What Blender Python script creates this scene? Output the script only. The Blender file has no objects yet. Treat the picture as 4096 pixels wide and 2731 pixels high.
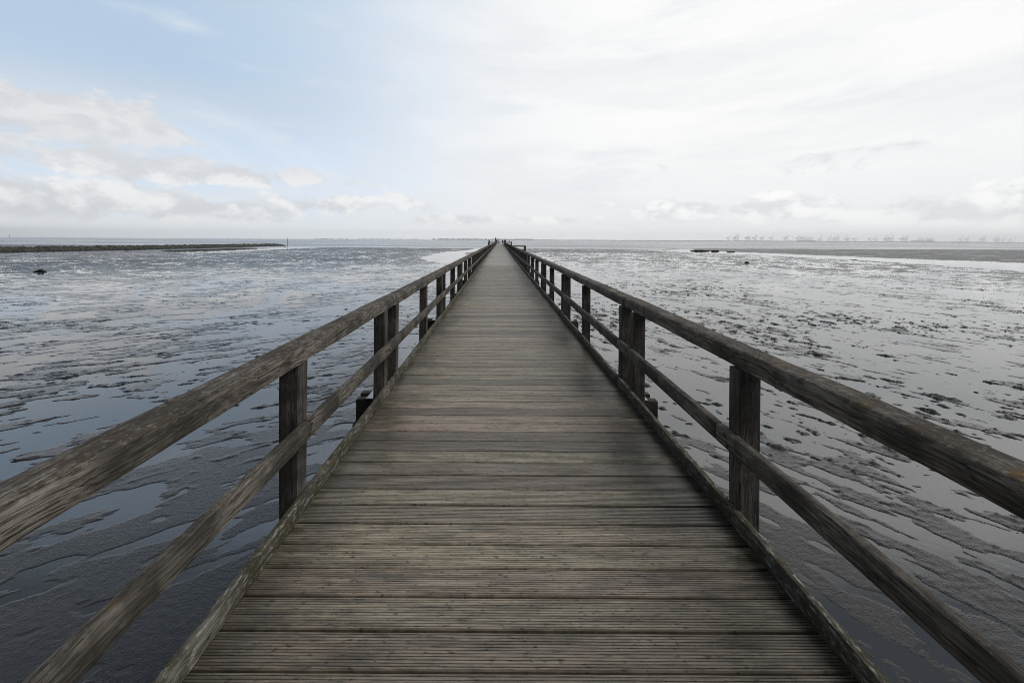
import bpy, bmesh, math, random
import numpy as np
from mathutils import Vector, Matrix

random.seed(7)
RNG = np.random.RandomState(11)
sc = bpy.context.scene
COL = sc.collection

# ------------------------------------------------------------------ measures
DECK = 2.0                     # deck top above the water table
EYE = 1.556                    # camera above the deck
CAMZ = DECK + EYE
F = 914.0                      # focal length in units of a 2352 px wide picture
VX, VY, ROLL = 1145.6, 551.0, 0.0058

def ground(px, py, z=0.0):
    """a measured picture point -> the place on the flat at height z"""
    dx = px - VX
    dy = py - (VY + dx * ROLL)
    d = F * (CAMZ - z) / dy
    return dx / F * d, d

def azel(px, py):
    dx = px - VX
    up = (VY + dx * ROLL) - py
    return math.atan2(dx, F), math.atan2(up, math.hypot(F, dx))

def bend(x, y):                # the pier swings a touch to the right beyond its first bay
    return x + max(0.0, y - 43.0) * 0.0038

# ------------------------------------------------------------------ numpy noise
_perm = RNG.permutation(4096).astype(np.int64)
_gang = RNG.rand(4096) * 2 * np.pi
_gx, _gy = np.cos(_gang), np.sin(_gang)

def perlin(x, y, seed=0):
    x = np.asarray(x, dtype=np.float64); y = np.asarray(y, dtype=np.float64)
    xi = np.floor(x).astype(np.int64); yi = np.floor(y).astype(np.int64)
    xf = x - xi; yf = y - yi
    u = xf * xf * xf * (xf * (xf * 6 - 15) + 10)
    v = yf * yf * yf * (yf * (yf * 6 - 15) + 10)
    def g(ix, iy, fx, fy):
        h = _perm[(_perm[(ix + seed * 57) & 4095] + iy) & 4095]
        return _gx[h] * fx + _gy[h] * fy
    a = g(xi, yi, xf, yf); b = g(xi + 1, yi, xf - 1, yf)
    c = g(xi, yi + 1, xf, yf - 1); d = g(xi + 1, yi + 1, xf - 1, yf - 1)
    return (a + (b - a) * u) * (1 - v) + (c + (d - c) * u) * v

def fbm(x, y, octv=4, seed=0, gain=0.5, lac=2.03):
    s = 0; a = 1.0; t = 0
    for k in range(octv):
        s = s + a * perlin(x, y, seed + k * 3); t += a
        x = x * lac + 3.7; y = y * lac + 1.3; a *= gain
    return s / t * 1.6

def sstep(a, b, x):
    t = np.clip((x - a) / (b - a), 0, 1)
    return t * t * (3 - 2 * t)

def poly_sdf(px, py, pts):
    """signed distance to a polygon, negative inside"""
    d2 = np.full(px.shape, 1e18); inside = np.zeros(px.shape, dtype=bool)
    n = len(pts)
    for i in range(n):
        ax, ay = pts[i]; bx, by = pts[(i + 1) % n]
        ex, ey = bx - ax, by - ay
        wx, wy = px - ax, py - ay
        t = np.clip((wx * ex + wy * ey) / (ex * ex + ey * ey), 0, 1)
        d2 = np.minimum(d2, (wx - ex * t) ** 2 + (wy - ey * t) ** 2)
        cond = (ay > py) != (by > py)
        xin = ax + (py - ay) / ((by - ay) if by != ay else 1e-9) * ex
        inside ^= cond & (px < xin)
    d = np.sqrt(d2)
    return np.where(inside, -d, d)

# ------------------------------------------------------------------ object helpers
def link(o):
    COL.objects.link(o); return o

def tag(o, label=None, cat=None, group=None, kind=None):
    if label: o['label'] = label
    if cat: o['category'] = cat
    if group: o['group'] = group
    if kind: o['kind'] = kind
    return o

def empty(name, loc=(0, 0, 0), rz=0.0):
    o = bpy.data.objects.new(name, None)
    o.location = loc; o.rotation_euler = (0, 0, rz); o.empty_display_size = 0.2
    return link(o)

def place(name, me, parent=None, loc=(0, 0, 0), rot=(0, 0, 0)):
    o = bpy.data.objects.new(name, me)
    o.location = loc; o.rotation_euler = rot
    if parent is not None: o.parent = parent
    return link(o)

class MB:
    """collects quads, boxes and tubes into one mesh"""
    def __init__(s): s.v = []; s.f = []; s.m = []
    def quadstrip(s, rings, close=True, caps=True, mi=0):
        b = len(s.v); n = len(rings[0])
        for r in rings: s.v.extend(r)
        for i in range(len(rings) - 1):
            for j in range(n if close else n - 1):
                k = (j + 1) % n
                s.f.append((b + i * n + j, b + i * n + k, b + (i + 1) * n + k, b + (i + 1) * n + j)); s.m.append(mi)
        if caps and close:
            s.f.append(tuple(b + j for j in range(n))[::-1]); s.m.append(mi)
            e = b + (len(rings) - 1) * n
            s.f.append(tuple(e + j for j in range(n))); s.m.append(mi)
    def box(s, x0, x1, y0, y1, z0, z1, mi=0):
        b = len(s.v)
        s.v += [(x0, y0, z0), (x1, y0, z0), (x1, y1, z0), (x0, y1, z0), (x0, y0, z1), (x1, y0, z1), (x1, y1, z1), (x0, y1, z1)]
        for q in ((3, 2, 1, 0), (4, 5, 6, 7), (0, 1, 5, 4), (1, 2, 6, 5), (2, 3, 7, 6), (3, 0, 4, 7)):
            s.f.append(tuple(b + i for i in q)); s.m.append(mi)
    def tube(s, pts, r, n=8, mi=0):
        rs = r if isinstance(r, (list, tuple)) else [r] * len(pts)
        P = [Vector(p) for p in pts]; rings = []
        for i, p in enumerate(P):
            t = (P[min(i + 1, len(P) - 1)] - P[max(i - 1, 0)]).normalized()
            a = t.cross(Vector((0, 0, 1)) if abs(t.z) < 0.9 else Vector((1, 0, 0))).normalized(); c = t.cross(a)
            rings.append([tuple(p + (a * math.cos(q * 2 * math.pi / n) + c * math.sin(q * 2 * math.pi / n)) * rs[i]) for q in range(n)])
        s.quadstrip(rings, mi=mi)
    def mesh(s, name, mats, smooth=False, bevel=0.0):
        me = bpy.data.meshes.new(name)
        me.from_pydata(s.v, [], s.f)
        for m in (mats if isinstance(mats, (list, tuple)) else [mats]): me.materials.append(m)
        me.polygons.foreach_set('material_index', s.m)
        bm = bmesh.new(); bm.from_mesh(me)
        if bevel: bmesh.ops.bevel(bm, geom=list(bm.edges), offset=bevel, segments=2, affect='EDGES', profile=0.6)
        bmesh.ops.recalc_face_normals(bm, faces=bm.faces)
        bm.to_mesh(me); bm.free()
        if smooth: me.polygons.foreach_set('use_smooth', [True] * len(me.polygons))
        me.update(); return me

def np_mesh(name, verts, faces, mat, smooth=True):
    me = bpy.data.meshes.new(name)
    nv, nf = len(verts), len(faces)
    me.vertices.add(nv); me.vertices.foreach_set('co', np.ascontiguousarray(verts, dtype=np.float32).ravel())
    k = faces.shape[1]
    me.loops.add(nf * k); me.loops.foreach_set('vertex_index', np.ascontiguousarray(faces, dtype=np.int32).ravel())
    me.polygons.add(nf); me.polygons.foreach_set('loop_start', np.arange(0, nf * k, k, dtype=np.int32))
    me.polygons.foreach_set('use_smooth', np.full(nf, smooth, dtype=bool))
    me.update(calc_edges=True); me.materials.append(mat)
    return me

def grid_faces(nr, nc):
    i = np.arange((nr - 1) * (nc - 1)); r = i // (nc - 1); c = i % (nc - 1)
    a = r * nc + c
    return np.stack([a, a + 1, a + nc + 1, a + nc], axis=1)

# ------------------------------------------------------------------ node helpers
class NT:
    def __init__(s, tree): s.t = tree; s.n = tree.nodes; s.l = tree.links
    def node(s, kind, props=None, **inp):
        nd = s.n.new(kind)
        for k, v in (props or {}).items(): setattr(nd, k, v)
        for k, v in inp.items():
            key = int(k[1:]) if k[0] == '_' and k[1:].isdigit() else k.replace('_', ' ')
            s.put(nd.inputs[key], v)
        return nd
    def put(s, sock, v):
        if isinstance(v, bpy.types.NodeSocket): s.l.new(v, sock)
        elif isinstance(v, (tuple, list)) and sock.type == 'RGBA' and len(v) == 3: sock.default_value = (*v, 1)
        else: sock.default_value = v
    def math(s, op, a, b=0.0, clamp=False):
        nd = s.node('ShaderNodeMath', {'operation': op, 'use_clamp': clamp}, _0=a, _1=b); return nd.outputs[0]
    def vmath(s, op, a, b=(0, 0, 0)):
        return s.node('ShaderNodeVectorMath', {'operation': op}, _0=a, _1=b).outputs[0]
    def noise(s, vec, scale=1.0, detail=3.0, rough=0.5, dist=0.0):
        return s.node('ShaderNodeTexNoise', None, Vector=vec, Scale=scale, Detail=detail, Roughness=rough, Distortion=dist).outputs[0]
    def step(s, x, a, b, lo=0.0, hi=1.0):
        nd = s.node('ShaderNodeMapRange', {'interpolation_type': 'SMOOTHSTEP'}, _0=x, _1=a, _2=b, _3=lo, _4=hi); return nd.outputs[0]
    def mix(s, fac, a, b, mode='MIX'):
        nd = s.n.new('ShaderNodeMix'); nd.data_type = 'RGBA'; nd.blend_type = mode
        s.put(nd.inputs[0], fac); s.put(nd.inputs[6], a); s.put(nd.inputs[7], b); return nd.outputs[2]
    def bump(s, h, strength, dist, normal=None):
        nd = s.node('ShaderNodeBump', None, Height=h, Strength=strength, Distance=dist)
        if normal is not None: s.l.new(normal, nd.inputs['Normal'])
        return nd.outputs[0]

def new_mat(name):
    m = bpy.data.materials.new(name); m.use_nodes = True
    t = m.node_tree; t.nodes.clear(); T = NT(t)
    out = t.nodes.new('ShaderNodeOutputMaterial'); bs = t.nodes.new('ShaderNodeBsdfPrincipled')
    t.links.new(bs.outputs[0], out.inputs[0])
    return m, T, bs

def plain(name, col, rough=0.6, metal=0.0, var=0.12, scale=6.0):
    m, T, bs = new_mat(name)
    co = T.node('ShaderNodeTexCoord').outputs['Object']
    n = T.noise(co, scale, 4, 0.6)
    c = T.mix(T.step(n, 0.3, 0.7), tuple(k * (1 - var) for k in col), tuple(min(1, k * (1 + var)) for k in col))
    T.put(bs.inputs['Base Color'], c); T.put(bs.inputs['Roughness'], rough); T.put(bs.inputs['Metallic'], metal)
    return m

def wood_mat(name, axis, dark, light, lichen=0.0, moss=0.0, rough=0.72, spec=0.35, bump=0.5):
    m, T, bs = new_mat(name)
    co = T.node('ShaderNodeTexCoord').outputs['Object']
    rnd = T.node('ShaderNodeObjectInfo').outputs['Random']
    off = T.node('ShaderNodeCombineXYZ', None, X=T.math('MULTIPLY', rnd, 31.0), Y=T.math('MULTIPLY', rnd, 57.0), Z=T.math('MULTIPLY', rnd, 13.0)).outputs[0]
    p = T.vmath('ADD', co, off)
    warp = T.vmath('SCALE', T.vmath('SUBTRACT', T.node('ShaderNodeTexNoise', None, Vector=p, Scale=2.2, Detail=2.0).outputs[1], (0.5, 0.5, 0.5)))
    warp.node.inputs['Scale'].default_value = 0.075
    pw = T.vmath('ADD', p, warp)
    def st(a, b):                       # stretched along the grain
        s = [b, b, b]; s[axis] = a
        return T.vmath('MULTIPLY', pw, tuple(s))
    grain = T.noise(st(2.6, 62.0), 1.0, 7, 0.72, 0.45)
    fine = T.noise(st(11.0, 190.0), 1.0, 4, 0.68)
    crack = T.noise(st(0.8, 44.0), 1.0, 3, 0.5, 0.6)
    crk = T.step(T.math('ABSOLUTE', T.math('SUBTRACT', crack, 0.5)), 0.0, 0.022, 1.0, 0.0)
    blot = T.noise(p, 3.1, 4, 0.6)
    knots = T.node('ShaderNodeTexVoronoi', None, Vector=T.vmath('MULTIPLY', p, (6.0, 6.0, 6.0) if axis is None else tuple(1.4 if i == axis else 7.0 for i in range(3)))).outputs[0]
    kn = T.step(knots, 0.10, 0.22, 1.0, 0.0)
    g = T.math('ADD', T.math('MULTIPLY', grain, 0.55), T.math('MULTIPLY', fine, 0.45))
    c = T.mix(T.step(g, 0.41, 0.60), dark, light)
    c = T.mix(T.step(blot, 0.38, 0.66, 0.0, 0.72), c, tuple(k * 0.42 for k in dark))
    c = T.mix(T.math('MULTIPLY', crk, 0.75), c, (0.012, 0.011, 0.010))
    c = T.mix(T.math('MULTIPLY', kn, 0.75), c, tuple(k * 0.3 for k in dark))
    bandv = T.noise(T.vmath('MULTIPLY', pw, tuple(2.6 if i == axis else 0.9 for i in range(3))), 1.0, 4, 0.62)
    c = T.mix(T.step(bandv, 0.54, 0.62, 0.0, 0.55), c, tuple(k * 0.45 for k in dark))
    nz = T.node('ShaderNodeSeparateXYZ', None, Vector=T.node('ShaderNodeNewGeometry').outputs['Normal']).outputs[2]
    if lichen:
        up = T.step(nz, 0.35, 0.85)
        l1 = T.noise(p, 9.0, 6, 0.7); l2 = T.noise(T.vmath('ADD', p, (9.1, 4.2, 3.3)), 26.0, 5, 0.7)
        brown = T.math('MULTIPLY', T.math('MULTIPLY', T.step(l1, 0.40, 0.56), T.step(l2, 0.34, 0.56)), up)
        c = T.mix(T.math('MULTIPLY', brown, 0.9 * lichen), c, (0.060, 0.042, 0.024))
        ochre = T.math('MULTIPLY', T.math('MULTIPLY', T.step(T.noise(T.vmath('ADD', p, (2.7, 8.8, 1.9)), 7.0, 4, 0.6), 0.59, 0.67), T.step(l2, 0.48, 0.62)), up)
        c = T.mix(T.math('MULTIPLY', ochre, 0.8 * lichen), c, (0.22, 0.125, 0.022))
        pale = T.math('MULTIPLY', T.step(T.noise(T.vmath('ADD', p, (5.5, 1.1, 7.2)), 38.0, 5, 0.75), 0.54, 0.64), up)
        c = T.mix(T.math('MULTIPLY', pale, 0.32 * lichen), c, (0.42, 0.41, 0.37))
    if moss:
        mm = T.math('MULTIPLY', T.step(T.noise(T.vmath('ADD', p, (7.7, 3.4, 5.9)), 5.0, 6, 0.7), 0.38, 0.56), T.step(T.noise(p, 60.0, 4, 0.7), 0.30, 0.55))
        c = T.mix(T.math('MULTIPLY', mm, moss), c, (0.046, 0.044, 0.018))
        fl = T.step(T.noise(T.vmath('MULTIPLY', p, tuple(14.0 if i == axis else 55.0 for i in range(3))), 1.0, 5, 0.75), 0.545, 0.63)
        c = T.mix(T.math('MULTIPLY', fl, 0.85 * moss), c, (0.42, 0.41, 0.36))
        oc = T.step(T.noise(T.vmath('ADD', p, (1.7, 6.1, 8.2)), 11.0, 5, 0.7), 0.61, 0.69)
        c = T.mix(T.math('MULTIPLY', oc, 0.7 * moss), c, (0.20, 0.12, 0.02))
    T.put(bs.inputs['Base Color'], c)
    T.put(bs.inputs['Roughness'], T.step(g, 0.3, 0.7, rough + 0.1, rough - 0.08))
    T.put(bs.inputs['Specular IOR Level'], spec)
    h = T.math('SUBTRACT', T.math('ADD', T.math('MULTIPLY', g, 1.0), T.math('MULTIPLY', blot, 0.4)), T.math('MULTIPLY', crk, 0.8))
    T.put(bs.inputs['Normal'], T.bump(h, bump, 0.006))
    return m

# ------------------------------------------------------------------ materials
GREYD, GREYL = (0.062, 0.053, 0.043), (0.31, 0.275, 0.228)
M = {}
M['rail'] = wood_mat('weathered_rail_wood', 1, GREYD, GREYL, lichen=1.0, rough=0.78, bump=0.7)
M['mid'] = wood_mat('weathered_mid_rail_wood', 1, (0.070, 0.062, 0.051), (0.275, 0.247, 0.208), lichen=0.5, rough=0.78, bump=0.6)
M['kerb'] = wood_mat('mossy_kerb_wood', 1, (0.085, 0.078, 0.062), (0.28, 0.265, 0.225), lichen=0.5, moss=0.85, rough=0.8, bump=0.6)
M['post'] = wood_mat('post_wood', 2, (0.060, 0.053, 0.045), (0.17, 0.155, 0.135), rough=0.75, bump=0.5)
M['beam'] = wood_mat('tarred_beam_wood', 0, (0.018, 0.017, 0.016), (0.055, 0.050, 0.044), lichen=0.7, moss=0.25, rough=0.7, bump=0.6)
M['pile'] = wood_mat('pile_wood', 2, (0.02, 0.019, 0.017), (0.06, 0.055, 0.048), moss=0.3)
M['crossrail'] = wood_mat('cross_rail_wood', 0, (0.07, 0.064, 0.055), (0.2, 0.185, 0.16), lichen=0.8)
M['steel'] = plain('galvanised_steel', (0.42, 0.44, 0.46), 0.45, 0.8)
M['rust'] = plain('rusty_bolt', (0.10, 0.055, 0.035), 0.7, 0.5)
M['screw'] = plain('screw_steel', (0.3, 0.3, 0.3), 0.4, 0.9)

def deck_mat():
    m, T, bs = new_mat('grooved_deck_wood')
    co = T.node('ShaderNodeTexCoord').outputs['Object']
    at = T.node('ShaderNodeAttribute', {'attribute_name': 'plank'})
    r = T.node('ShaderNodeSeparateColor', None, Color=at.outputs['Color'])
    r1, r2, r3 = r.outputs[0], r.outputs[1], r.outputs[2]
    off = T.node('ShaderNodeCombineXYZ', None, X=T.math('MULTIPLY', r1, 61.0), Y=0.0, Z=T.math('MULTIPLY', r2, 37.0)).outputs[0]
    p = T.vmath('ADD', co, off)
    grain = T.noise(T.vmath('MULTIPLY', p, (2.0, 60.0, 8.0)), 1.0, 6, 0.62, 0.25)
    fine = T.noise(T.vmath('MULTIPLY', p, (16.0, 240.0, 20.0)), 1.0, 4, 0.65)
    blot = T.noise(T.vmath('MULTIPLY', p, (4.2, 22.0, 3.0)), 1.0, 5, 0.62)
    g = T.math('ADD', T.math('MULTIPLY', grain, 0.62), T.math('MULTIPLY', fine, 0.38))
    warm = T.mix(r3, (0.235, 0.168, 0.114), (0.19, 0.162, 0.102))
    pale = T.mix(r3, (0.56, 0.452, 0.345), (0.49, 0.437, 0.312))
    c = T.mix(T.step(g, 0.40, 0.61), warm, pale)
    c = T.mix(T.step(blot, 0.46, 0.74, 0.0, 0.55), c, (0.060, 0.056, 0.044))
    # knots and dark specks
    kv = T.node('ShaderNodeTexVoronoi', None, Vector=T.vmath('MULTIPLY', p, (2.2, 7.0, 1.0))).outputs[0]
    c = T.mix(T.step(kv, 0.05, 0.13, 0.8, 0.0), c, (0.02, 0.019, 0.017))
    sp = T.noise(T.vmath('MULTIPLY', p, (22.0, 70.0, 10.0)), 1.0, 3, 0.6)
    c = T.mix(T.step(sp, 0.60, 0.68, 0.0, 0.75), c, (0.022, 0.021, 0.018))
    flk = T.noise(T.vmath('MULTIPLY', T.vmath('ADD', p, (3.1, 0.7, 0.0)), (16.0, 110.0, 10.0)), 1.0, 4, 0.7)
    c = T.mix(T.step(flk, 0.57, 0.66, 0.0, 0.55), c, (0.40, 0.38, 0.32))
    # algae growing in from both kerbs, wider on the right
    x = T.node('ShaderNodeSeparateXYZ', None, Vector=co).outputs[0]
    en = T.noise(T.vmath('MULTIPLY', co, (1.5, 1.1, 1.0)), 1.0, 5, 0.65)
    right = T.step(T.math('ADD', x, T.math('MULTIPLY', T.math('SUBTRACT', en, 0.5), 1.1)), 0.72, 1.20)
    left = T.step(T.math('ADD', T.math('MULTIPLY', x, -1.0), T.math('MULTIPLY', T.math('SUBTRACT', en, 0.5), 0.8)), 0.72, 1.10)
    edge = T.math('MAXIMUM', T.math('MULTIPLY', right, 0.92), T.math('MULTIPLY', left, 0.7))
    pat = T.step(T.noise(T.vmath('MULTIPLY', p, (6.0, 30.0, 4.0)), 1.0, 5, 0.7), 0.30, 0.60, 0.45, 1.0)
    c = T.mix(T.math('MULTIPLY', edge, pat), c, (0.030, 0.031, 0.022))
    gr = T.math('MULTIPLY', T.step(T.noise(T.vmath('MULTIPLY', p, (3.0, 10.0, 2.0)), 1.0, 5, 0.7), 0.50, 0.70), 0.5)
    c = T.mix(gr, c, (0.075, 0.078, 0.040))
    T.put(bs.inputs['Base Color'], T.mix(T.step(r2, 0.15, 1.0, 0.0, 0.55), c, (0.05, 0.047, 0.042)))
    T.put(bs.inputs['Roughness'], T.step(blot, 0.3, 0.7, 0.50, 0.36))
    T.put(bs.inputs['Specular IOR Level'], 1.0)
    T.put(bs.inputs['Normal'], T.bump(T.math('ADD', g, T.math('MULTIPLY', blot, 0.3)), 0.45, 0.003))
    return m
M['deck'] = deck_mat()

def mud_mat():
    m, T, bs = new_mat('wet_tidal_mud')
    geo = T.node('ShaderNodeNewGeometry'); pos = geo.outputs['Position']
    z = T.node('ShaderNodeSeparateXYZ', None, Vector=pos).outputs[2]
    flat = T.vmath('MULTIPLY', pos, (1.0, 1.0, 0.3))
    n1 = T.noise(flat, 1.3, 5, 0.6); n2 = T.noise(flat, 26.0, 5, 0.68); n3 = T.noise(flat, 75.0, 4, 0.65)
    c = T.mix(n1, (0.016, 0.015, 0.014), (0.040, 0.036, 0.033))
    c = T.mix(T.step(n2, 0.40, 0.62), T.mix(0.6, c, (0.018, 0.017, 0.016)), c)
    T.put(bs.inputs['Base Color'], c)
    wet = T.step(T.math('ADD', z, T.math('MULTIPLY', T.math('SUBTRACT', n2, 0.5), 0.024)), 0.0, 0.045)
    T.put(bs.inputs['Roughness'], T.math('ADD', T.math('MULTIPLY', wet, 0.34), 0.08))
    T.put(bs.inputs['IOR'], 1.52)
    h = T.math('ADD', T.math('MULTIPLY', n2, 1.0), T.math('MULTIPLY', n3, 0.45))
    T.put(bs.inputs['Normal'], T.bump(h, T.math('ADD', T.math('MULTIPLY', wet, 0.45), 0.42), 0.011))
    return m
M['mud'] = mud_mat()

def water_mat():
    m, T, bs = new_mat('tidal_water')
    pos = T.node('ShaderNodeNewGeometry').outputs['Position']
    y = T.node('ShaderNodeSeparateXYZ', None, Vector=pos).outputs[1]
    sea = T.step(y, 140.0, 185.0)
    far = T.step(y, 200.0, 2500.0)
    w1 = T.noise(T.vmath('MULTIPLY', pos, (0.35, 0.9, 1.0)), 1.0, 4, 0.6, 0.3)
    w2 = T.noise(T.vmath('MULTIPLY', pos, (0.04, 0.12, 1.0)), 1.0, 4, 0.6)
    rip = T.noise(pos, 9.0, 2, 0.5)
    band = T.noise(T.vmath('MULTIPLY', pos, (0.006, 0.03, 1.0)), 1.0, 5, 0.65)
    h = T.math('ADD', T.math('MULTIPLY', T.math('ADD', T.math('MULTIPLY', w1, 0.5), T.math('MULTIPLY', w2, 3.0)), sea), T.math('MULTIPLY', rip, 0.0020))
    c = T.mix(sea, (0.020, 0.020, 0.019), (0.045, 0.070, 0.10))
    T.put(bs.inputs['Base Color'], c)
    T.put(bs.inputs['Roughness'], T.math('ADD', T.math('MULTIPLY', sea, T.step(band, 0.35, 0.65, 0.12, 0.30)), 0.015))
    T.put(bs.inputs['IOR'], 2.1)
    T.put(bs.inputs['Normal'], T.bump(h, 1.0, 0.35))
    return m
M['water'] = water_mat()

# ------------------------------------------------------------------ camera, world, sun
cam = bpy.data.cameras.new('camera'); co = link(bpy.data.objects.new('camera', cam))
cam.sensor_width = 36.0; cam.lens = 36.0 * F / 2352.0
cam.shift_x = (1176 - VX) / 2352.0
cam.shift_y = -(784 - VY) / 2352.0
cam.clip_start = 0.05; cam.clip_end = 30000
co.location = (0, 0, CAMZ); co.rotation_euler = (math.radians(90), -ROLL, 0)
sc.camera = co

SUN_EL, SUN_AZ = math.radians(50), math.radians(108)      # azimuth to the right of straight ahead
sd = bpy.data.lights.new('sun', 'SUN'); so = link(bpy.data.objects.new('sun', sd))
sd.energy = 1.5; sd.angle = math.radians(40); sd.color = (1.0, 0.965, 0.92)
dirv = Vector((math.sin(SUN_AZ) * math.cos(SUN_EL), math.cos(SUN_AZ) * math.cos(SUN_EL), math.sin(SUN_EL)))
so.rotation_euler = dirv.to_track_quat('Z', 'Y').to_euler(); so.location = (30, 10, 40)

def make_world():
    w = bpy.data.worlds.new('World'); sc.world = w; w.use_nodes = True
    t = w.node_tree; t.nodes.clear(); T = NT(t)
    out = t.nodes.new('ShaderNodeOutputWorld'); bg = t.nodes.new('ShaderNodeBackground')
    t.links.new(bg.outputs[0], out.inputs[0])
    sky = T.node('ShaderNodeTexSky', {'sky_type': 'NISHITA', 'sun_disc': False, 'sun_elevation': SUN_EL, 'sun_rotation': SUN_AZ,
                                      'air_density': 1.0, 'dust_density': 1.5, 'ozone_density': 1.2}).outputs[0]
    d = T.node('ShaderNodeTexCoord').outputs['Generated']
    s = T.node('ShaderNodeSeparateXYZ', None, Vector=d)
    az = T.math('ARCTAN2', s.outputs[0], s.outputs[1]); el = T.math('ARCSINE', s.outputs[2])
    P = T.node('ShaderNodeCombineXYZ', None, X=az, Y=el, Z=0.0).outputs[0]
    def sc_(a, b, o=(0, 0, 0)): return T.vmath('MULTIPLY', T.vmath('ADD', P, o), (a, b, 1.0))
    K = 10.0                                               # cloud radiance in the units of the sky texture at strength 0.1
    hi = T.math('MULTIPLY', T.step(el, 0.03, 0.30), T.step(az, -0.55, 0.35))
    white = T.mix(hi, T.mix(T.step(az, -0.55, 0.10), (0.77 * K, 0.865 * K, 0.985 * K), (0.92 * K, 0.93 * K, 0.94 * K)), (0.99 * K, 0.99 * K, 0.985 * K))
    lay = T.step(T.noise(sc_(1.3, 7.0, (4.4, 8.1, 0)), 1.0, 6, 0.6, 0.3), 0.42, 0.66)
    white = T.mix(T.math('MULTIPLY', lay, 0.9), white, (0.865 * K, 0.88 * K, 0.895 * K))
    # thin high veil: whole of the right, torn open towards the upper left
    tilt = T.vmath('ADD', P, (0, 0, 0))
    rot = T.node('ShaderNodeVectorRotate', {'rotation_type': 'Z_AXIS'}, Vector=tilt, Angle=0.22).outputs[0]
    streak = T.noise(T.vmath('MULTIPLY', rot, (2.0, 9.0, 1.0)), 1.0, 6, 0.58, 0.5)
    broad = T.noise(sc_(1.6, 4.0, (2.3, 0.7, 0)), 1.0, 4, 0.55)
    a1 = T.step(T.math('ADD', az, T.math('MULTIPLY', T.math('SUBTRACT', broad, 0.5), 0.30)), 0.34, -0.82)
    e1 = T.step(el, -0.02, 0.36)
    blue = T.math('MULTIPLY', a1, e1)
    st = T.math('MULTIPLY', T.step(streak, 0.46, 0.70), T.math('SUBTRACT', 1.0, T.math('MULTIPLY', T.step(el, 0.18, 0.30), T.step(az, -0.05, -0.40))))
    blue = T.math('MULTIPLY', blue, T.math('SUBTRACT', 1.0, T.math('MULTIPLY', st, 0.55)))
    base = T.mix(T.math('MULTIPLY', blue, 0.68, True), white, T.mix(0.75, T.vmath('SCALE', sky), (0.40 * K, 0.585 * K, 0.80 * K)))
    # faint blue-grey openings on the right and low down
    op = T.step(T.noise(sc_(2.4, 11.0, (7.0, 3.0, 0)), 1.0, 5, 0.55), 0.52, 0.72)
    base = T.mix(T.math('MULTIPLY', op, 0.6), base, (0.78 * K, 0.83 * K, 0.885 * K))
    # pale band of haze on the horizon
    base = T.mix(T.step(el, 0.10, 0.0, 0.0, 0.8), base, (0.93 * K, 0.945 * K, 0.955 * K))
    # cumulus: soft-edged heaps at measured places round the horizon, shaped by fractal noise
    blobs = [(130, 265, .26, .060, 1.0), (60, 330, .12, .040, .7), (380, 385, .30, .034, 1.0), (700, 410, .2, .03, .7),
             (110, 455, .30, .045, 1.0), (420, 480, .26, .034, 1.0), (800, 470, .3, .030, .8), (1180, 505, .36, .018, .8),
             (1560, 480, .14, .028, 1.0), (1780, 475, .13, .034, 1.0), (1970, 368, .17, .026, .9), (1580, 380, .10, .030, .6),
             (2120, 500, .2, .022, .9), (2290, 470, .16, .040, 1.0)]
    dens = None
    for bx, by, sa, se, wt in blobs:
        a, e = azel(bx, by)
        qa = T.math('DIVIDE', T.math('SUBTRACT', az, a), sa); qe = T.math('DIVIDE', T.math('SUBTRACT', el, e), se)
        g = T.math('MULTIPLY', T.math('EXPONENT', T.math('MULTIPLY', T.math('ADD', T.math('MULTIPLY', qa, qa), T.math('MULTIPLY', qe, qe)), -1.0)), wt)
        dens = g if dens is None else T.math('MAXIMUM', dens, g)
    def cum(o): return T.noise(sc_(9.0, 15.0, o), 1.0, 7, 0.60, 0.2)
    f0 = cum((0, 0, 0)); f1 = cum((-0.012, -0.022, 0))
    q = T.math('ADD', dens, T.math('MULTIPLY', T.math('SUBTRACT', f0, 0.5), 2.2))
    mask = T.step(q, 0.42, 0.70)
    thick = T.step(q, 0.5, 1.25)
    lit = T.step(T.math('SUBTRACT', f0, f1), -0.10, 0.10)
    grey = T.mix(T.step(az, -0.5, 0.4), (0.70 * K, 0.71 * K, 0.735 * K), (0.79 * K, 0.81 * K, 0.835 * K))
    lowc = T.step(el, 0.17, 0.09)
    ccol = T.mix(T.math('MULTIPLY', lit, T.math('ADD', 0.45, T.math('MULTIPLY', lowc, 0.55))), grey, T.mix(T.step(az, -0.3, 0.4), (0.95 * K, 0.95 * K, 0.945 * K), (1.06 * K, 1.06 * K, 1.05 * K)))
    base = T.mix(T.math('MULTIPLY', mask, 0.92), base, ccol)
    base = T.mix(T.step(el, 0.05, 0.0, 0.0, 0.85), base, (1.12 * K, 1.12 * K, 1.11 * K))
    # unseen dark grey-blue cloud overhead and behind, added to dim near mud and posts
    on = T.noise(T.vmath('MULTIPLY', d, (2.0, 2.0, 2.0)), 1.0, 4, 0.6)
    vv = T.math('DIVIDE', s.outputs[2], T.math('MAXIMUM', s.outputs[1], 0.05))
    over = T.step(T.math('ADD', vv, T.math('MULTIPLY', T.math('SUBTRACT', on, 0.5), 0.25)), 0.66, 0.95)
    dot = T.math('ADD', T.math('MULTIPLY', s.outputs[0], math.sin(math.radians(36))), T.math('MULTIPLY', s.outputs[1], math.cos(math.radians(36))))
    back = T.step(T.math('ADD', dot, T.math('MULTIPLY', T.math('SUBTRACT', on, 0.5), 0.3)), 0.06, -0.30)
    base = T.mix(T.math('MULTIPLY', over, 0.95), base, (0.15 * K, 0.18 * K, 0.225 * K))
    base = T.mix(T.math('MULTIPLY', back, 0.97), base, (0.075 * K, 0.082 * K, 0.095 * K))
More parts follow.
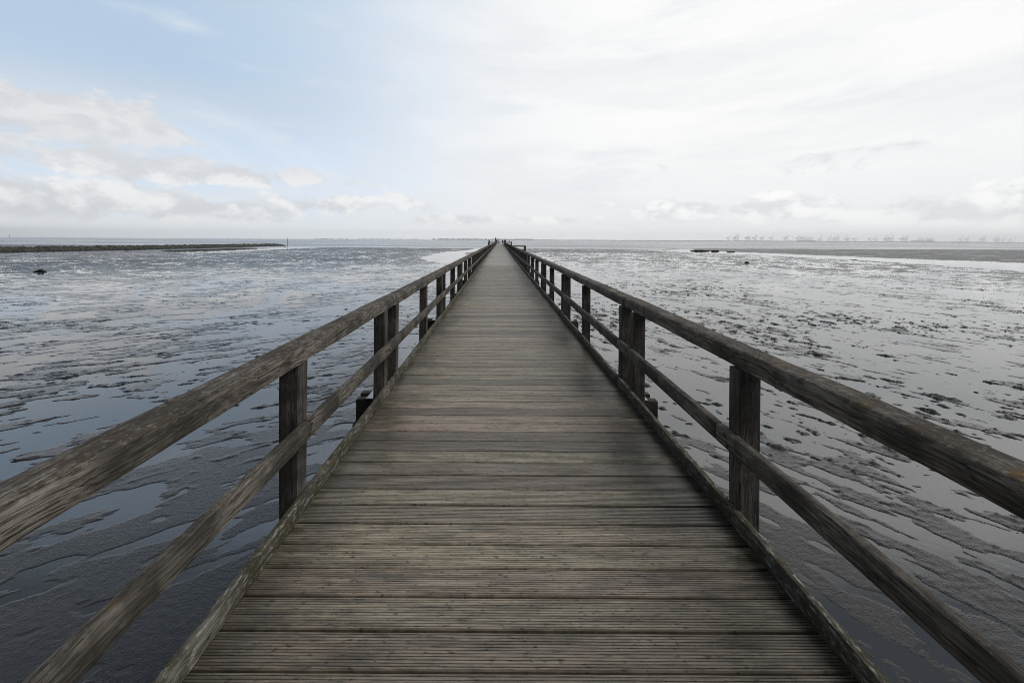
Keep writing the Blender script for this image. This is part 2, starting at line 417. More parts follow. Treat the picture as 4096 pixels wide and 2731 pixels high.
    # below the horizon: dull sea colour, never seen directly
    base = T.mix(T.step(el, -0.005, -0.06), base, (0.2 * K, 0.22 * K, 0.25 * K))
    T.put(bg.inputs[0], base); bg.inputs[1].default_value = 0.1
    for nd in t.nodes:                                     # brightness of the clear sky itself
        if nd.type == 'VECT_MATH' and nd.operation == 'SCALE': nd.inputs['Scale'].default_value = 1.0
    return blue
_blue = make_world()

# ------------------------------------------------------------------ the flat
POOL = [ground(*p) for p in [(975, 594), (990, 587.5), (1020, 580.5), (1047, 577.5), (1086, 573.6), (1093, 571.5)]] + \
       [(-4.0, 175), (8, 175), (2.0, 150)] + [ground(*p) for p in [(1100, 575), (1085, 578.2), (1063, 580), (1060, 583), (1071, 589)]] + \
       [(-1.5, 78), (1.0, 64), (-3.0, 60)] + [ground(*p) for p in [(1030, 605), (1004, 600)]]
CHAN = [ground(*p) for p in [(2600, 640), (2352, 622), (2150, 607.5), (2000, 598.5), (1800, 588), (1648, 581), (1575, 579), (1545, 576), (1560, 572.5)]] + \
       [(90, 190)] + [ground(*p) for p in [(1590, 574.5), (1648, 577.2), (1800, 583.3), (2000, 591.5), (2150, 597), (2352, 604), (2600, 612)]]
CREEK = [ground(*p) for p in [(376, 575), (432, 581), (560, 576.5), (668, 571), (780, 567.5), (668, 564.5), (560, 570)]]

def flat_height(X, Y):
    side = sstep(-1.2, 1.2, X)
    def aniso(angL, angR, la, lc, octv, seed):
        def one(ang):
            ca, sa = math.cos(ang), math.sin(ang)          # streak direction measured from straight ahead
            u = X * sa + Y * ca; v = X * ca - Y * sa
            return fbm(u / la, v / lc, octv, seed)
        return one(angL) * (1 - side) + one(angR) * side
    AL, AR = math.radians(58), math.radians(-33)
    dist = np.hypot(X, Y * 0.95)
    wob = fbm(X / 2.5, Y / 2.5, 2, 71) * 0.5
    big = fbm(X / 6.0, Y / 8.0, 3, 1)
    rip = aniso(AL, AR, 0.85, 0.30, 4, 20)
    rip2 = aniso(AL + .1, AR - .1, 2.6, 0.95, 3, 40)
    patch = fbm(X / 3.2, Y / 3.6, 3, 91)
    near = 1 - sstep(4.5, 10.0, dist)
    far = sstep(34.0, 80.0, dist)
    t = 0.75 * rip + 0.55 * rip2 + 0.30 * big + 0.12 * patch + 0.16 * near - 0.02 - 0.13 * side * (1 - near)
    plat = sstep(-0.04, 0.14, t)
    z = -0.013 + plat * (0.021 + 0.034 * far - 0.008 * near) + 0.004 * big + 0.006 * rip2 * (1 - 0.5 * far) * (1 - 0.7 * near) + 0.012 * far * fbm(X / 7.0, Y / 9.0, 3, 93)
    # little rims pushed up along the edges of the puddles
    mid = sstep(5.0, 9.0, dist) * (1 - sstep(45.0, 75.0, dist))
    r1 = aniso(AL, AR, 1.05, 0.34, 2, 47)
    rim = np.clip(1 - np.abs(r1) / 0.16, 0, 1) ** 1.3 * sstep(0.0, 0.40, fbm(X / 1.1, Y / 0.9, 3, 44) + 0.25 * patch)
    edge = np.exp(-((t - 0.15) / 0.07) ** 2) * sstep(0.10, 0.42, fbm(X / 0.8, Y / 0.7, 3, 46) + 0.35 * patch)
    z = z + (rim * 0.036 + edge * 0.026) * mid * (0.62 + 0.38 * side) * np.clip(0.6 + 1.3 * fbm(X / 8.0, Y / 7.0, 3, 35), 0.1, 1.3) * (1 + 0.8 * perlin(X / 0.14, Y / 0.14, 49))
    # trodden lumps, thick in the middle distance
    dens = mid * (1 - 0.7 * sstep(26, 46, dist)) * np.clip(0.60 + 1.3 * fbm(X / 9.0, Y / 7.0, 4, 33), 0, 1.25)
    n = aniso(AL, AR, 0.46, 0.24, 2, 50) * 1.1 + 0.45 * perlin(X / 0.15 + wob, Y / 0.12, 53) + 0.12 * perlin(X / 0.05, Y / 0.05, 54)
    q = np.clip(n - 0.47 + 0.14 * side + 0.16 * (dens - 0.6), 0, 1)
    z = z + (0.042 + 0.026 * side) * (1 - np.exp(-q * 3.0)) * np.clip(dens, 0, 1) * (1 + 0.5 * perlin(X / 0.09, Y / 0.08, 58))
    ns_ = perlin(X / 0.24 + wob, Y / 0.13, 56) + 0.5 * perlin(X / 0.07, Y / 0.06, 57)
    z = z + 0.05 * np.clip(ns_ - 0.46 + 0.10 * side + 0.25 * patch, 0, 1) * mid * (0.35 + 0.65 * side) * (1 - sstep(28, 44, dist))
    # speckle of casts and crumbs on the raised parts
    sp = np.clip(perlin(X / 0.075, Y / 0.062, 61) + 0.5 * perlin(X / 0.036, Y / 0.032, 64) - 0.10, 0, 1)
    cl = 0.25 + 0.75 * sstep(-0.25, 0.30, patch + 0.5 * rip)
    z = z + sp * plat * cl * (0.010 + 0.012 * side) * (1 - 0.75 * near) * (1 - 0.75 * sstep(16.0, 50.0, dist))
    z = z + 0.0018 * perlin(X / 0.06, Y / 0.05, 66) * near * plat
    # higher, drier banks towards the sea
    wv = 3.0 * fbm(X / 14.0, Y / 40.0, 3, 81) + 1.2 * fbm(X / 3.0, Y / 3.0, 2, 83)
    bank = sstep(112, 114.0, Y + wv * 2 + 0.0 * X) * sstep(4, 9, X) * (1 - sstep(45, 62, X))
    bankl = sstep(112, 135, Y + wv * 3) * sstep(-6, -14, X)
    bankr = sstep(-2.0, 6.0, X - np.interp(Y, [30, 60, 90, 120, 150, 220], [86, 84, 78, 70, 72, 72]) + wv)
    tex = 0.035 * fbm(X / 9.0, Y / 2.2, 4, 95)
    z = z + (0.035 + tex) * bank + (0.022 + tex) * bankl + (0.045 + 1.0 * tex) * bankr
    # pools and creeks
    for poly, dp, w in ((POOL, 0.22, 1.4), (CHAN, 0.25, 2.2), (CREEK, 0.2, 2.5)):
        sd_ = poly_sdf(X, Y, poly) + 0.35 * wv * 0.3
        z = z - dp * sstep(w, -w, sd_) - 0.0 * sd_
    shore = 171 + np.interp(X, [-300, -110, -60, 0, 60, 100, 260], [30, 24, 4, -2, 4, 22, 40]) + wv * 2.2
    z = z - 0.9 * sstep(-9, 12, Y - shore)
    return z

def build_flat():
    rows = list(np.linspace(-8.0, 1.2, 60)); y = 1.22
    while y < 250:
        rows.append(y); y += max(0.020, 0.0031 * y)
    rows = np.array(rows); nc = 1400
    u = np.linspace(-1.75, 1.75, nc)
    YY = np.repeat(rows[:, None], nc, 1); XX = u[None, :] * (np.maximum(rows, 0)[:, None] + 4.5)
    Z = flat_height(XX.ravel(), YY.ravel())
    V = np.stack([XX.ravel(), YY.ravel(), Z], axis=1)
    me = np_mesh('mud_flat', V, grid_faces(len(rows), nc), M['mud'])
    return tag(place('mud_flat', me), kind='structure')
mud = build_flat()

def hz(x, y):
    return float(flat_height(np.array([x], dtype=float), np.array([y], dtype=float))[0])

mb = MB(); n = 24
xs = np.linspace(-9000, 9000, n); ys = np.concatenate([[-28], np.geomspace(2, 7350, 18)])
V = np.array([(x, y, 0.0) for y in ys for x in xs])
me = np_mesh('water', V, grid_faces(len(ys), n), M['water'])
tag(place('sea_water', me), kind='structure')
# wet bed that carries the flat on beyond its detailed part
me = np_mesh('bed', np.array([(x, y, -1.0) for y in (-28, 7350) for x in (-9000, 9000)]), grid_faces(2, 2), M['mud'])
tag(place('sea_bed', me), kind='structure')

# ------------------------------------------------------------------ the pier
END = 148.0
XL, XR = -1.131, 1.312                   # inner faces of the posts, deck ends here
pier = empty('pier', (0, 0, 0))
tag(pier, 'long narrow wooden pier of grooved grey planks running straight out over the mud', 'pier')

def build_deck():
    P = 0.1496; y0 = 1.442 - 0.1496 * 20
    V = []; Fc = []; Cc = []
    k = 0; base = 0; y = y0
    while y < END:
        near = y < 24
        r = RNG.rand(3)
        w = P - 0.012 + RNG.uniform(-0.0015, 0.0015); dz = RNG.uniform(-0.0022, 0.0022)
        lift = RNG.uniform(-0.0015, 0.0015)
        jag = RNG.uniform(-0.006, 0.006, 2)
        xa, xb = XL + 0.004 + jag[0], XR - 0.004 + jag[1]
        if near:
            ng = 11; prof = [(0.0, -0.036), (0.0, -0.006), (0.0035, 0.0)]
            pitch = (w - 0.010) / ng
            for q in range(ng):
                a = 0.005 + q * pitch
                prof += [(a + pitch * 0.33, 0.0), (a + pitch * 0.42, -0.0042), (a + pitch * 0.56, -0.0042), (a + pitch * 0.65, 0.0)]
            prof += [(w - 0.0035, 0.0), (w, -0.006), (w, -0.036)]
            nx = 36 if y < 9 else 12
        else:
            prof = [(0.0, -0.036), (0.0, -0.004), (0.004, 0.0), (w - 0.004, 0.0), (w, -0.004), (w, -0.036)]; nx = 3
        xs_ = np.linspace(xa, xb, nx)
        pr = np.array(prof); m_ = len(prof)
        X = np.repeat(xs_[:, None], m_, 1); Yp = np.repeat(pr[None, :, 0], nx, 0); Z = np.repeat(pr[None, :, 1], nx, 0)
        if near:
            wav = 0.0016 * perlin(X * 3.0, Yp * 30 + k * 3.1, 5) + 0.0012 * perlin(X * 1.1, X * 0 + k * 1.7, 6)
            wear = 0.0016 * np.clip(perlin(X * 2.2, Yp * 14 + k * 2.3, 8), -1, 1)
            top = (Z > -0.02)
            Yp = Yp + np.where((Yp > 0.004) & (Yp < w - 0.004), wav, wav * 0.8)
            Z = Z + np.where(top, np.where(Z < -0.002, np.clip(wear, 0, 1), np.minimum(wear * 0.5, 0)), 0)
        Z = Z + dz + lift * (X / 1.2)
        Y_ = y + Yp
        Xb = X + np.maximum(0, Y_ - 43.0) * 0.0038
        V.append(np.stack([Xb.ravel(), Y_.ravel(), Z.ravel() + DECK], 1))
        f = grid_faces(nx, m_) + base
        # underside
        bot = np.stack([np.arange(nx - 1) * m_, np.arange(1, nx) * m_, np.arange(1, nx) * m_ + m_ - 1, np.arange(nx - 1) * m_ + m_ - 1], 1) + base
        Fc.append(f); Fc.append(bot[:, ::-1])
        Cc.append(np.repeat(r[None, :], nx * m_, 0))
        base += nx * m_; k += 1; y += P
    me = np_mesh('deck', np.concatenate(V), np.concatenate(Fc), M['deck'], smooth=False)
    ca = me.color_attributes.new('plank', 'FLOAT_COLOR', 'POINT')
    c = np.concatenate(Cc); c4 = np.concatenate([c, np.ones((len(c), 1))], 1).astype(np.float32)
    ca.data.foreach_set('color', c4.ravel())
    return place('deck', me, pier)
deck = build_deck()

# countersunk screws, in pairs over the joists
def screw_mesh():
    bm = bmesh.new()
    bmesh.ops.create_cone(bm, cap_ends=True, segments=10, radius1=0.0048, radius2=0.0044, depth=0.0016)
    me = bpy.data.meshes.new('screw'); bm.to_mesh(me); bm.free(); me.materials.append(M['screw']); return me
SCREW = screw_mesh(); ns = 0
for k in range(0, 30):
    yy = 1.442 + 0.1496 * k
    for xj in (-0.44, 0.13, 0.72):
        if ns >= 92: break
        for t in (0.036, 0.108):
            place('screw', SCREW, deck, (xj + random.uniform(-.02, .02), yy + t + random.uniform(-.006, .006), DECK + 0.0012)); ns += 1

def loft_rail(L, prof, seed, seg=0.12, amp=0.003, round_ends=True):
    """a length of timber along y with a weathered, slightly wandering section"""
    nseg = max(4, int(L / seg)); ts = np.linspace(0, L, nseg + 1)
    ts = np.concatenate([[0.0, 0.004], ts[1:-1], [L - 0.004, L]])
    rings = []
    for i, t in enumerate(ts):
        s = 0.93 if (round_ends and (i == 0 or i == len(ts) - 1)) else 1.0
        wx = amp * 1.6 * float(perlin(np.array([t * 0.8]), np.array([seed * 3.3]), 2)[0])
        wz = amp * 1.2 * float(perlin(np.array([t * 0.9]), np.array([seed * 5.1 + 9]), 3)[0])
        r = []
        cx = sum(p[0] for p in prof) / len(prof); cz = sum(p[1] for p in prof) / len(prof)
        for j, (px_, pz_) in enumerate(prof):
            a = j / len(prof) * 6.283
            q = amp * 1.5 * float(perlin(np.array([t * 2.6 + seed]), np.array([math.cos(a) * 1.3 + seed * 7 + math.sin(a)]), 4)[0])
            rx, rz = px_ - cx, pz_ - cz; ln = math.hypot(rx, rz) or 1
            r.append((cx + rx * s + wx + rx / ln * q, t, cz + rz * s + wz + rz / ln * q))
        rings.append(r)
    m = MB(); m.quadstrip(rings); return m

def rounded(w, h, rt, rb, nseg=4):
    pts = []
    for cx, cz, r, a0 in ((w - rt, h - rt, rt, 0), (rt, h - rt, rt, 90), (rb, rb, rb, 180), (w - rb, rb, rb, 270)):
        for k in range(nseg + 1):
            a = math.radians(a0 + 90 * k / nseg); pts.append((cx + r * math.cos(a), cz + r * math.sin(a)))
    return pts

TOP_P = rounded(0.150, 0.098, 0.028, 0.008)
MID_P = rounded(0.045, 0.098, 0.006, 0.005, 2)
KERB_P = rounded(0.036, 0.092, 0.006, 0.004, 2)

def timber(name, L, prof, mat, parent, loc, seed, rz=0.0, amp=0.003):
    me = loft_rail(L, prof, seed, amp=amp).mesh(name, mat, smooth=True)
    me.set_sharp_from_angle(angle=math.radians(40))
    return place(name, me, parent, loc, (0, 0, rz))

def post_mesh(seed, h, w=0.113, d=0.105):
    nz = 12; rings = []; b = 0.006
    pr = [(b, 0), (w - b, 0), (w, b), (w, d - b), (w - b, d), (b, d), (0, d - b), (0, b)]
    for i in range(nz + 1):
        t = i / nz
        ox = 0.0025 * float(perlin(np.array([t * 3.0]), np.array([seed * 2.7]), 12)[0])
        rings.append([(x + ox + 0.0016 * math.sin(seed + t * 5 + j), y, t * h) for j, (x, y) in enumerate(pr)])
    m = MB(); m.quadstrip(rings); me = m.mesh('post', M['post'], smooth=True); me.set_sharp_from_angle(angle=math.radians(30)); return me
BOLT = bpy.data.meshes.new('bolt'); _b = bmesh.new(); bmesh.ops.create_cone(_b, cap_ends=True, segments=8, radius1=0.008, radius2=0.008, depth=0.008); _b.to_mesh(BOLT); _b.free(); BOLT.materials.append(M['rust'])
H_POST = 0.30 + 0.850
POSTS = [post_mesh(s, H_POST) for s in range(5)]

def railing(side, a, b, label):
    """one side of the pier from a to b: top rail lengths, middle rail lengths, posts"""
    root = empty('wooden_railing', (bend(XL if side < 0 else XR, a), a, DECK))
    tag(root, label, 'railing', 'wooden railings along the pier')
    ox, oy = root.location.x, root.location.y
    xin = XL if side < 0 else XR
    def loc(x, y, z): return (bend(x, y) - ox, y - oy, z)
    k0 = int(math.floor((a - 0.24) / 4)) ; k1 = int(math.ceil((b - 0.24) / 4)) + 1
    for k in range(k0, k1):
        c = 0.24 + 4 * k
        for yy in ((c - 0.27, c + 0.18, c + 2.02) if side < 0 else (c - 0.39, c - 0.005, c + 1.915)):
            if a <= yy <= b - 0.15:
                x = xin - 0.113 if side < 0 else xin
                place('post', POSTS[random.randrange(5)], root, loc(x, yy, -0.30), (0, 0, 0))
                if 0.5 < yy < 18:
                    for q, zz in enumerate((0.432, 0.478)):
                        xb = XL + 0.047 if side < 0 else XR - 0.047
                        place('bolt', BOLT, root, loc(xb, yy + 0.035 + 0.03 * q, zz), (0, math.radians(90), 0))
        y0, y1 = max(a, c + 0.014), min(b, c + 4.0 - 0.003)
        if y1 - y0 > 0.3:
            x = -1.272 if side < 0 else 1.336; up = 0.0 if side < 0 else 0.010
            ang = -math.atan(0.0038) if y0 >= 43 else 0.0
            timber('top_rail', y1 - y0, TOP_P, M['rail'], root, loc(x + random.uniform(-.004, .004), y0, 0.842 + up + random.uniform(-.003, .003)), k * 1.37 + side, ang, amp=0.0045)
        # middle rail, jointed on the single posts and on the pairs
        for q0, q1 in ((c + 0.004, c + 2.07), (c + 2.078, c + 4.0)):
            y0, y1 = max(a, q0), min(b, q1)
            if y1 - y0 > 0.3:
                x = XL + 0.002 if side < 0 else XR - 0.047
                timber('middle_rail', y1 - y0, MID_P, M['mid'], root, loc(x, y0, 0.406 + random.uniform(-.004, .004)), k * 2.1 + side * 5 + q0, ang if y0 >= 43 else 0.0, amp=0.002)
    return root

rail_ln = railing(-1, -4.0, 42.9, 'weathered wooden railing on the left of the pier, the near stretch with ochre lichen')
rail_rn = railing(1, -4.0, 42.6, 'dark weathered wooden railing on the right of the pier, the near stretch')
rail_lf = railing(-1, 43.1, 141.0, 'far stretch of the left wooden railing ending at the pier head')
rail_rf = railing(1, 44.6, 141.0, 'far stretch of the right wooden railing beyond the side bay')

for side in (-1, 1):
    for k in range(-1, 36):
        y0 = 0.245 + 4 * k; L = 3.992
        if y0 + L > 141: L = 141 - y0
        if y0 < -3: continue
        x = -1.098 - 0.034 if side < 0 else 1.279
        ang = -math.atan(0.0038) if y0 >= 42 else 0.0
        timber('kerb_board', L, KERB_P, M['kerb'], pier, (bend(x, y0), y0, DECK + 0.0035), k * 3.3 + side * 11, ang, amp=0.0022)

# cross beams in pairs on the piles, joists under the planks
def beam_mesh(L, h, w, seed):
    nseg = 22; rings = []; pr = rounded(w, h, 0.008, 0.008, 2)
    for i in range(nseg + 1):
        t = L * i / nseg
        s = 0.94 if i in (0, nseg) else 1
        rings.append([(t, (y - w / 2) * s + w / 2 + 0.003 * math.sin(seed + t * 4), (z - h / 2) * s + h / 2 + 0.002 * math.sin(seed * 2 + t * 5 + j)) for j, (y, z) in enumerate(pr)])
    m = MB(); m.quadstrip(rings); me = m.mesh('crossbeam', M['beam'], smooth=True); me.set_sharp_from_angle(angle=math.radians(40)); return me
BEAMS = [beam_mesh(3.11, 0.25, 0.09, s) for s in range(3)]
LOW = beam_mesh(3.17, 0.16, 0.30, 9)
def pile_mesh():
    m = MB(); m.tube([(0, 0, -1.2), (0, 0, 0.3), (0, 0, 0.9), (0, 0, 1.62)], [0.155, 0.15, 0.145, 0.14], 14)
    return m.mesh('pile', M['pile'], smooth=True)
PILE = pile_mesh()
def plate_mesh(x0, x1):
    m = MB(); m.box(x0, x1, 0.0, 0.30, 0, 0.007); m.tube([(x0 + 0.06, 0.16, 0.006), (x0 + 0.06, 0.16, 0.03)], 0.016, 6); m.tube([(x1 - 0.05, 0.16, 0.006), (x1 - 0.05, 0.16, 0.03)], 0.016, 6)
    return m.mesh('bracket_plate', M['steel'])
PL = plate_mesh(0, 0.21)
for k in range(0, 37):
    c = 0.24 + 4 * k
    if c > 142: break
    o = bend(0, c)
    for q, yy in enumerate((c - 0.145, c + 0.030)):
        place('crossbeam', BEAMS[random.randrange(3)], pier, (-1.466 + o + random.uniform(-.012, .012), yy, DECK - 0.09 - 0.25))
    place('lower_beam', LOW, pier, (-1.492 + o, c - 0.165, DECK - 0.09 - 0.255 - 0.16))
    for x in (-0.85, 1.03):
        place('pile', PILE, pier, (x + o, c - 0.01, -0.13))
    place('bracket_plate', PL, pier, (-1.355 + o, c - 0.15, DECK - 0.0865))
    place('bracket_plate', PL, pier, (1.335 + o, c - 0.15, DECK - 0.0865))
for x in (-1.0, -0.44, 0.13, 0.72, 1.2):
    m = MB()
    for (a, b) in ((-2.4, 43), (43, 141)):
        m.quadstrip([[(bend(x - .03, t), t, DECK - 0.0885), (bend(x + .03, t), t, DECK - 0.0885), (bend(x + .03, t), t, DECK - 0.0385), (bend(x - .03, t), t, DECK - 0.0385)] for t in (a + .003, b)])
    place('joist', m.mesh('joist', M['beam']), pier)

# ---- railing runs that are not straight along the pier: bays and the pier head
def run_railing(name, pts, label, spacing=1.9, group=None, cross=True):
    root = empty(name, (pts[0][0], pts[0][1], DECK)); tag(root, label, 'railing', group)
    ox, oy = pts[0][:2]
    for i in range(len(pts) - 1):
        (xa, ya), (xb, yb) = pts[i], pts[i + 1]
        L = math.hypot(xb - xa, yb - ya); rz = math.atan2(-(xb - xa), yb - ya)
        nrm = (math.cos(rz), math.sin(rz))
        timber('top_rail', L, TOP_P, M['rail'], root, (xa - ox - nrm[0] * 0.075, ya - oy - nrm[1] * 0.075, 0.842), i * 3.1 + ox, rz)
        timber('middle_rail', L, MID_P, M['mid'], root, (xa - ox - nrm[0] * 0.0225, ya - oy - nrm[1] * 0.0225, 0.406), i * 5.1 + oy, rz)
        n = max(1, int(round(L / spacing)))
        for q in range(n + 1):
            if i > 0 and q == 0: continue
            t = q / n
            place('post', POSTS[q % 5], root, (xa + (xb - xa) * t - ox - 0.0565, ya + (yb - ya) * t - oy - 0.0525, -0.30))
    return root

def platform(x0, x1, y0, y1, name='platform'):
    me_v = []; me_f = []; cc = []; b = 0; y = y0
    while y < y1 - 0.1:
        r = RNG.rand(3); w = 0.142
        for z in (DECK - 0.04, DECK + RNG.uniform(-.002, .002)):
            me_v += [(x0, y, z), (x1, y, z), (x1, y + w, z), (x0, y + w, z)]
        for q in ((3, 2, 1, 0), (4, 5, 6, 7), (0, 1, 5, 4), (1, 2, 6, 5), (2, 3, 7, 6), (3, 0, 4, 7)): me_f.append([b + i for i in q])
        cc += [(*r, 1)] * 8; b += 8; y += 0.1496
    me = np_mesh(name, np.array(me_v), np.array(me_f), M['deck'], smooth=False)
    ca = me.color_attributes.new('plank', 'FLOAT_COLOR', 'POINT'); ca.data.foreach_set('color', np.array(cc, dtype=np.float32).ravel())
    return place(name, me, pier)

# side bay on the right at 43 m, on the left at 84 m
bx = XR
platform(XR + 0.12, 2.9, 42.7, 44.5, 'bay_deck')
run_railing('bay_railing', [(XR + 0.10, 42.75), (2.86, 42.75), (2.86, 44.5), (XR + 0.10, 44.5)], 'square wooden railing round the small side bay on the right of the pier', 1.6)
xl = bend(XL, 86)
platform(xl - 1.35, xl - 0.12, 84.2, 86.6, 'bay_deck')
run_railing('bay_railing', [(xl - 0.10, 84.25), (xl - 1.3, 84.25), (xl - 1.3, 86.5), (xl - 0.10, 86.5)], 'square wooden railing round the small side bay on the far left of the pier', 1.3)
for x, y in ((2.75, 42.9), (2.75, 44.3), (xl - 1.2, 84.4), (xl - 1.2, 86.4)):
    place('pile', PILE, pier, (x, y, 0.2))
# pier head
HX0, HX1, HY0, HY1 = -3.75, 4.75, 141.0, 148.5
platform(HX0, HX1, HY0, HY1, 'head_deck')
c0, c1 = bend(XL, 141) - 0.06, bend(XR, 141) + 0.06
run_railing('pier_head_railing', [(c0, HY0 + .06), (HX0 + .06, HY0 + .06), (HX0 + .06, HY1 - .06), (HX1 - .06, HY1 - .06), (HX1 - .06, HY0 + .06), (c1, HY0 + .06)],
            'wooden railing round the wide platform at the far end of the pier', 2.0)
for x in (HX0 + .4, -1.2, 1.6, HX1 - .4):
    for y in (HY0 + .5, HY1 - .5): place('pile', PILE, pier, (x, y, 0.2))
m = MB(); m.box(HX0, HX1, HY0 + 0.3, HY0 + 0.5, DECK - 0.30, DECK - 0.045); m.box(HX0, HX1, HY1 - .6, HY1 - .4, DECK - 0.30, DECK - 0.045)
place('head_beam', m.mesh('head_beam', M['beam']), pier)

# ------------------------------------------------------------------ people at the pier head
SKIN = plain('skin', (0.45, 0.30, 0.22)); HAIR = plain('hair', (0.03, 0.025, 0.02))
def cloth(n, c): return plain(n, c, 0.85, 0, 0.2, 20)
def person(loc, rz, h, jacket, trousers, arms, label, lean=0.0, stride=0.10, hood=False):
    s = h / 1.75
    J = {'pelvis': (0, 0, .95, .15), 'spine': (0, lean * .35, 1.15, .155), 'chest': (0, lean * .75, 1.34, .17), 'neck': (0, lean, 1.50, .062),
         'head': (0, lean * 1.15 + .01, 1.60, .095), 'crown': (0, lean * 1.2, 1.70, .075)}
    E = [('pelvis', 'spine'), ('spine', 'chest'), ('chest', 'neck'), ('neck', 'head'), ('head', 'crown')]
    for sg, nm in ((-1, 'l'), (1, 'r')):
        ar = arms[0 if sg < 0 else 1]
        J['sh' + nm] = (sg * .19, lean * .8, 1.43, .07); J['el' + nm] = (sg * ar[0][0], lean * .8 + ar[0][1], ar[0][2], .05)
        J['wr' + nm] = (sg * ar[1][0], lean * .8 + ar[1][1], ar[1][2], .035); J['ha' + nm] = (sg * ar[2][0], lean * .8 + ar[2][1], ar[2][2], .04)
        J['hip' + nm] = (sg * .10, 0, .88, .10); J['kn' + nm] = (sg * .11, sg * stride * .5 + .02, .50, .068)
        J['an' + nm] = (sg * .12, sg * stride, .09, .05); J['to' + nm] = (sg * .13, sg * stride + .17, .045, .042)
        E += [('chest', 'sh' + nm), ('sh' + nm, 'el' + nm), ('el' + nm, 'wr' + nm), ('wr' + nm, 'ha' + nm), ('pelvis', 'hip' + nm), ('hip' + nm, 'kn' + nm), ('kn' + nm, 'an' + nm), ('an' + nm, 'to' + nm)]
    keys = list(J); idx = {k: i for i, k in enumerate(keys)}
    me = bpy.data.meshes.new('person'); me.from_pydata([tuple(c * s for c in J[k][:3]) for k in keys], [(idx[a], idx[b]) for a, b in E], [])
    o = bpy.data.objects.new('tmp', me); COL.objects.link(o)
    o.modifiers.new('skin', 'SKIN'); sm = o.modifiers.new('sub', 'SUBSURF'); sm.levels = 1
    sv = me.skin_vertices[0].data
    for i, k in enumerate(keys): sv[i].radius = (J[k][3] * s * (1.0 if k in ('neck', 'head', 'crown') else 1.22),) * 2
    sv[idx['pelvis']].use_root = True
    dg = bpy.context.evaluated_depsgraph_get()
    body = bpy.data.meshes.new_from_object(o.evaluated_get(dg)); bpy.data.objects.remove(o)
    body.materials.clear()
    for mt in (jacket, trousers, SKIN): body.materials.append(mt)
    hands = [Vector(J[k][:3]) * s for k in ('hal', 'har')]
    for p in body.polygons:
        c = p.center; p.use_smooth = True
        p.material_index = 2 if (c.z > 1.50 * s and abs(c.x) < .12 * s and not hood) or min((c - q).length for q in hands) < .06 * s else (1 if c.z < .86 * s else 0)
    ob = place('person', body, None, loc, (0, 0, rz))
    tag(ob, label, 'person', 'visitors on the pier head')
    bm = bmesh.new(); bmesh.ops.create_icosphere(bm, subdivisions=2, radius=.108 * s)
    for v in bm.verts:
        v.co.z *= 1.05
        if v.co.y > .03 * s and v.co.z < .02 * s: v.co.y = .03 * s
    bmesh.ops.translate(bm, verts=bm.verts, vec=(0, (lean * 1.17 - .015) * s, 1.655 * s))
    hm = bpy.data.meshes.new('hair'); bm.to_mesh(hm); bm.free(); hm.materials.append(jacket if hood else HAIR)
    place('hood' if hood else 'hair', hm, ob)
    return ob
DOWN = ((.25, -.02, 1.15), (.26, .05, .90), (.26, .08, .82))
FWD = ((.24, .20, 1.22), (.14, .45, 1.36), (.09, .53, 1.40))
PHONE = ((.25, .08, 1.14), (.14, .32, 1.16), (.10, .40, 1.18))
POCK = ((.29, -.06, 1.16), (.22, .10, .98), (.19, .13, .96))
black, dkblue, olive, brown = cloth('black_cloth', (.012, .012, .014)), cloth('navy_cloth', (.016, .02, .032)), cloth('olive_cloth', (.045, .052, .040)), cloth('brown_cloth', (.06, .04, .03))
def hx(px4, y): return (px4 - 1995.0) / 1592.0 * y
person((hx(1958.5, 146.0), 146.0, DECK), math.radians(72), 1.84, black, black, (FWD, ((.26, .12, 1.20), (.22, .42, 1.15), (.2, .5, 1.14))), 'person in black leaning out over the left end of the pier head railing', lean=.28)
person((hx(1986.6, 144.2), 144.2, DECK), math.radians(160), 1.62, dkblue, black, (DOWN, POCK), 'person in dark clothes standing beside the small red pillar')
person((hx(1995.3, 145.0), 145.0, DECK), math.radians(-80), 1.74, olive, dkblue, (PHONE, PHONE), 'person in a grey-green jacket standing sideways with forearms held out in front', stride=.16)
p4 = person((hx(2009.8, 143.6), 143.6, DECK), math.radians(185), 1.58, black, dkblue, (DOWN, DOWN), 'person in black with a pale bag at the waist in the gap of the railings', hood=True)
person((hx(2017.6, 145.2), 145.2, DECK), math.radians(20), 1.64, black, black, (POCK, POCK), 'person in a black hooded coat, left one of the close pair by the right railing', hood=True)
person((hx(2021.6, 145.7), 145.7, DECK), math.radians(-35), 1.60, brown, black, (POCK, DOWN), 'person in a brown coat, right one of the close pair by the right railing')
m = MB(); m.box(-.15, .15, -.07, .07, 0, .22); bag = place('waist_bag', m.mesh('waist_bag', cloth('pale_cloth', (.6, .6, .62)), bevel=.02))
bag.location = (p4.location.x, p4.location.y - .22, DECK + .80); tag(bag, 'small pale bag worn at the waist of the person in black', 'bag')

# red pillars and the blue-headed post on the pier head
RED = plain('red_paint', (.42, .055, .045), .5); REDD = plain('dark_red_paint', (.16, .02, .02), .55); BLUE = plain('blue_paint', (.03, .09, .18), .5)
def pillar(x, y, h, r, label):
    root = empty('red_pillar', (x, y, DECK)); tag(root, label, 'pillar', 'red pillars on the pier head')
    m = MB(); m.tube([(0, 0, .55), (0, 0, .6), (0, 0, h * .62), (0, 0, h - .22), (0, 0, h - .06), (.03, 0, h)], [r * .85, r, r * 1.05, r, r * .72, r * .25], 16)
    place('shaft', m.mesh('shaft', RED, smooth=True), root)
    m = MB(); m.tube([(0, 0, 0), (0, 0, .04), (0, 0, .045), (0, 0, .56)], [r * 1.3, r * 1.3, r * .8, r * .8], 16)
    place('foot', m.mesh('foot', REDD), root)
pillar(hx(1982.3, 141.8), 141.8, 2.42, .185, 'tall broad red pillar with a rounded top behind the left railing')
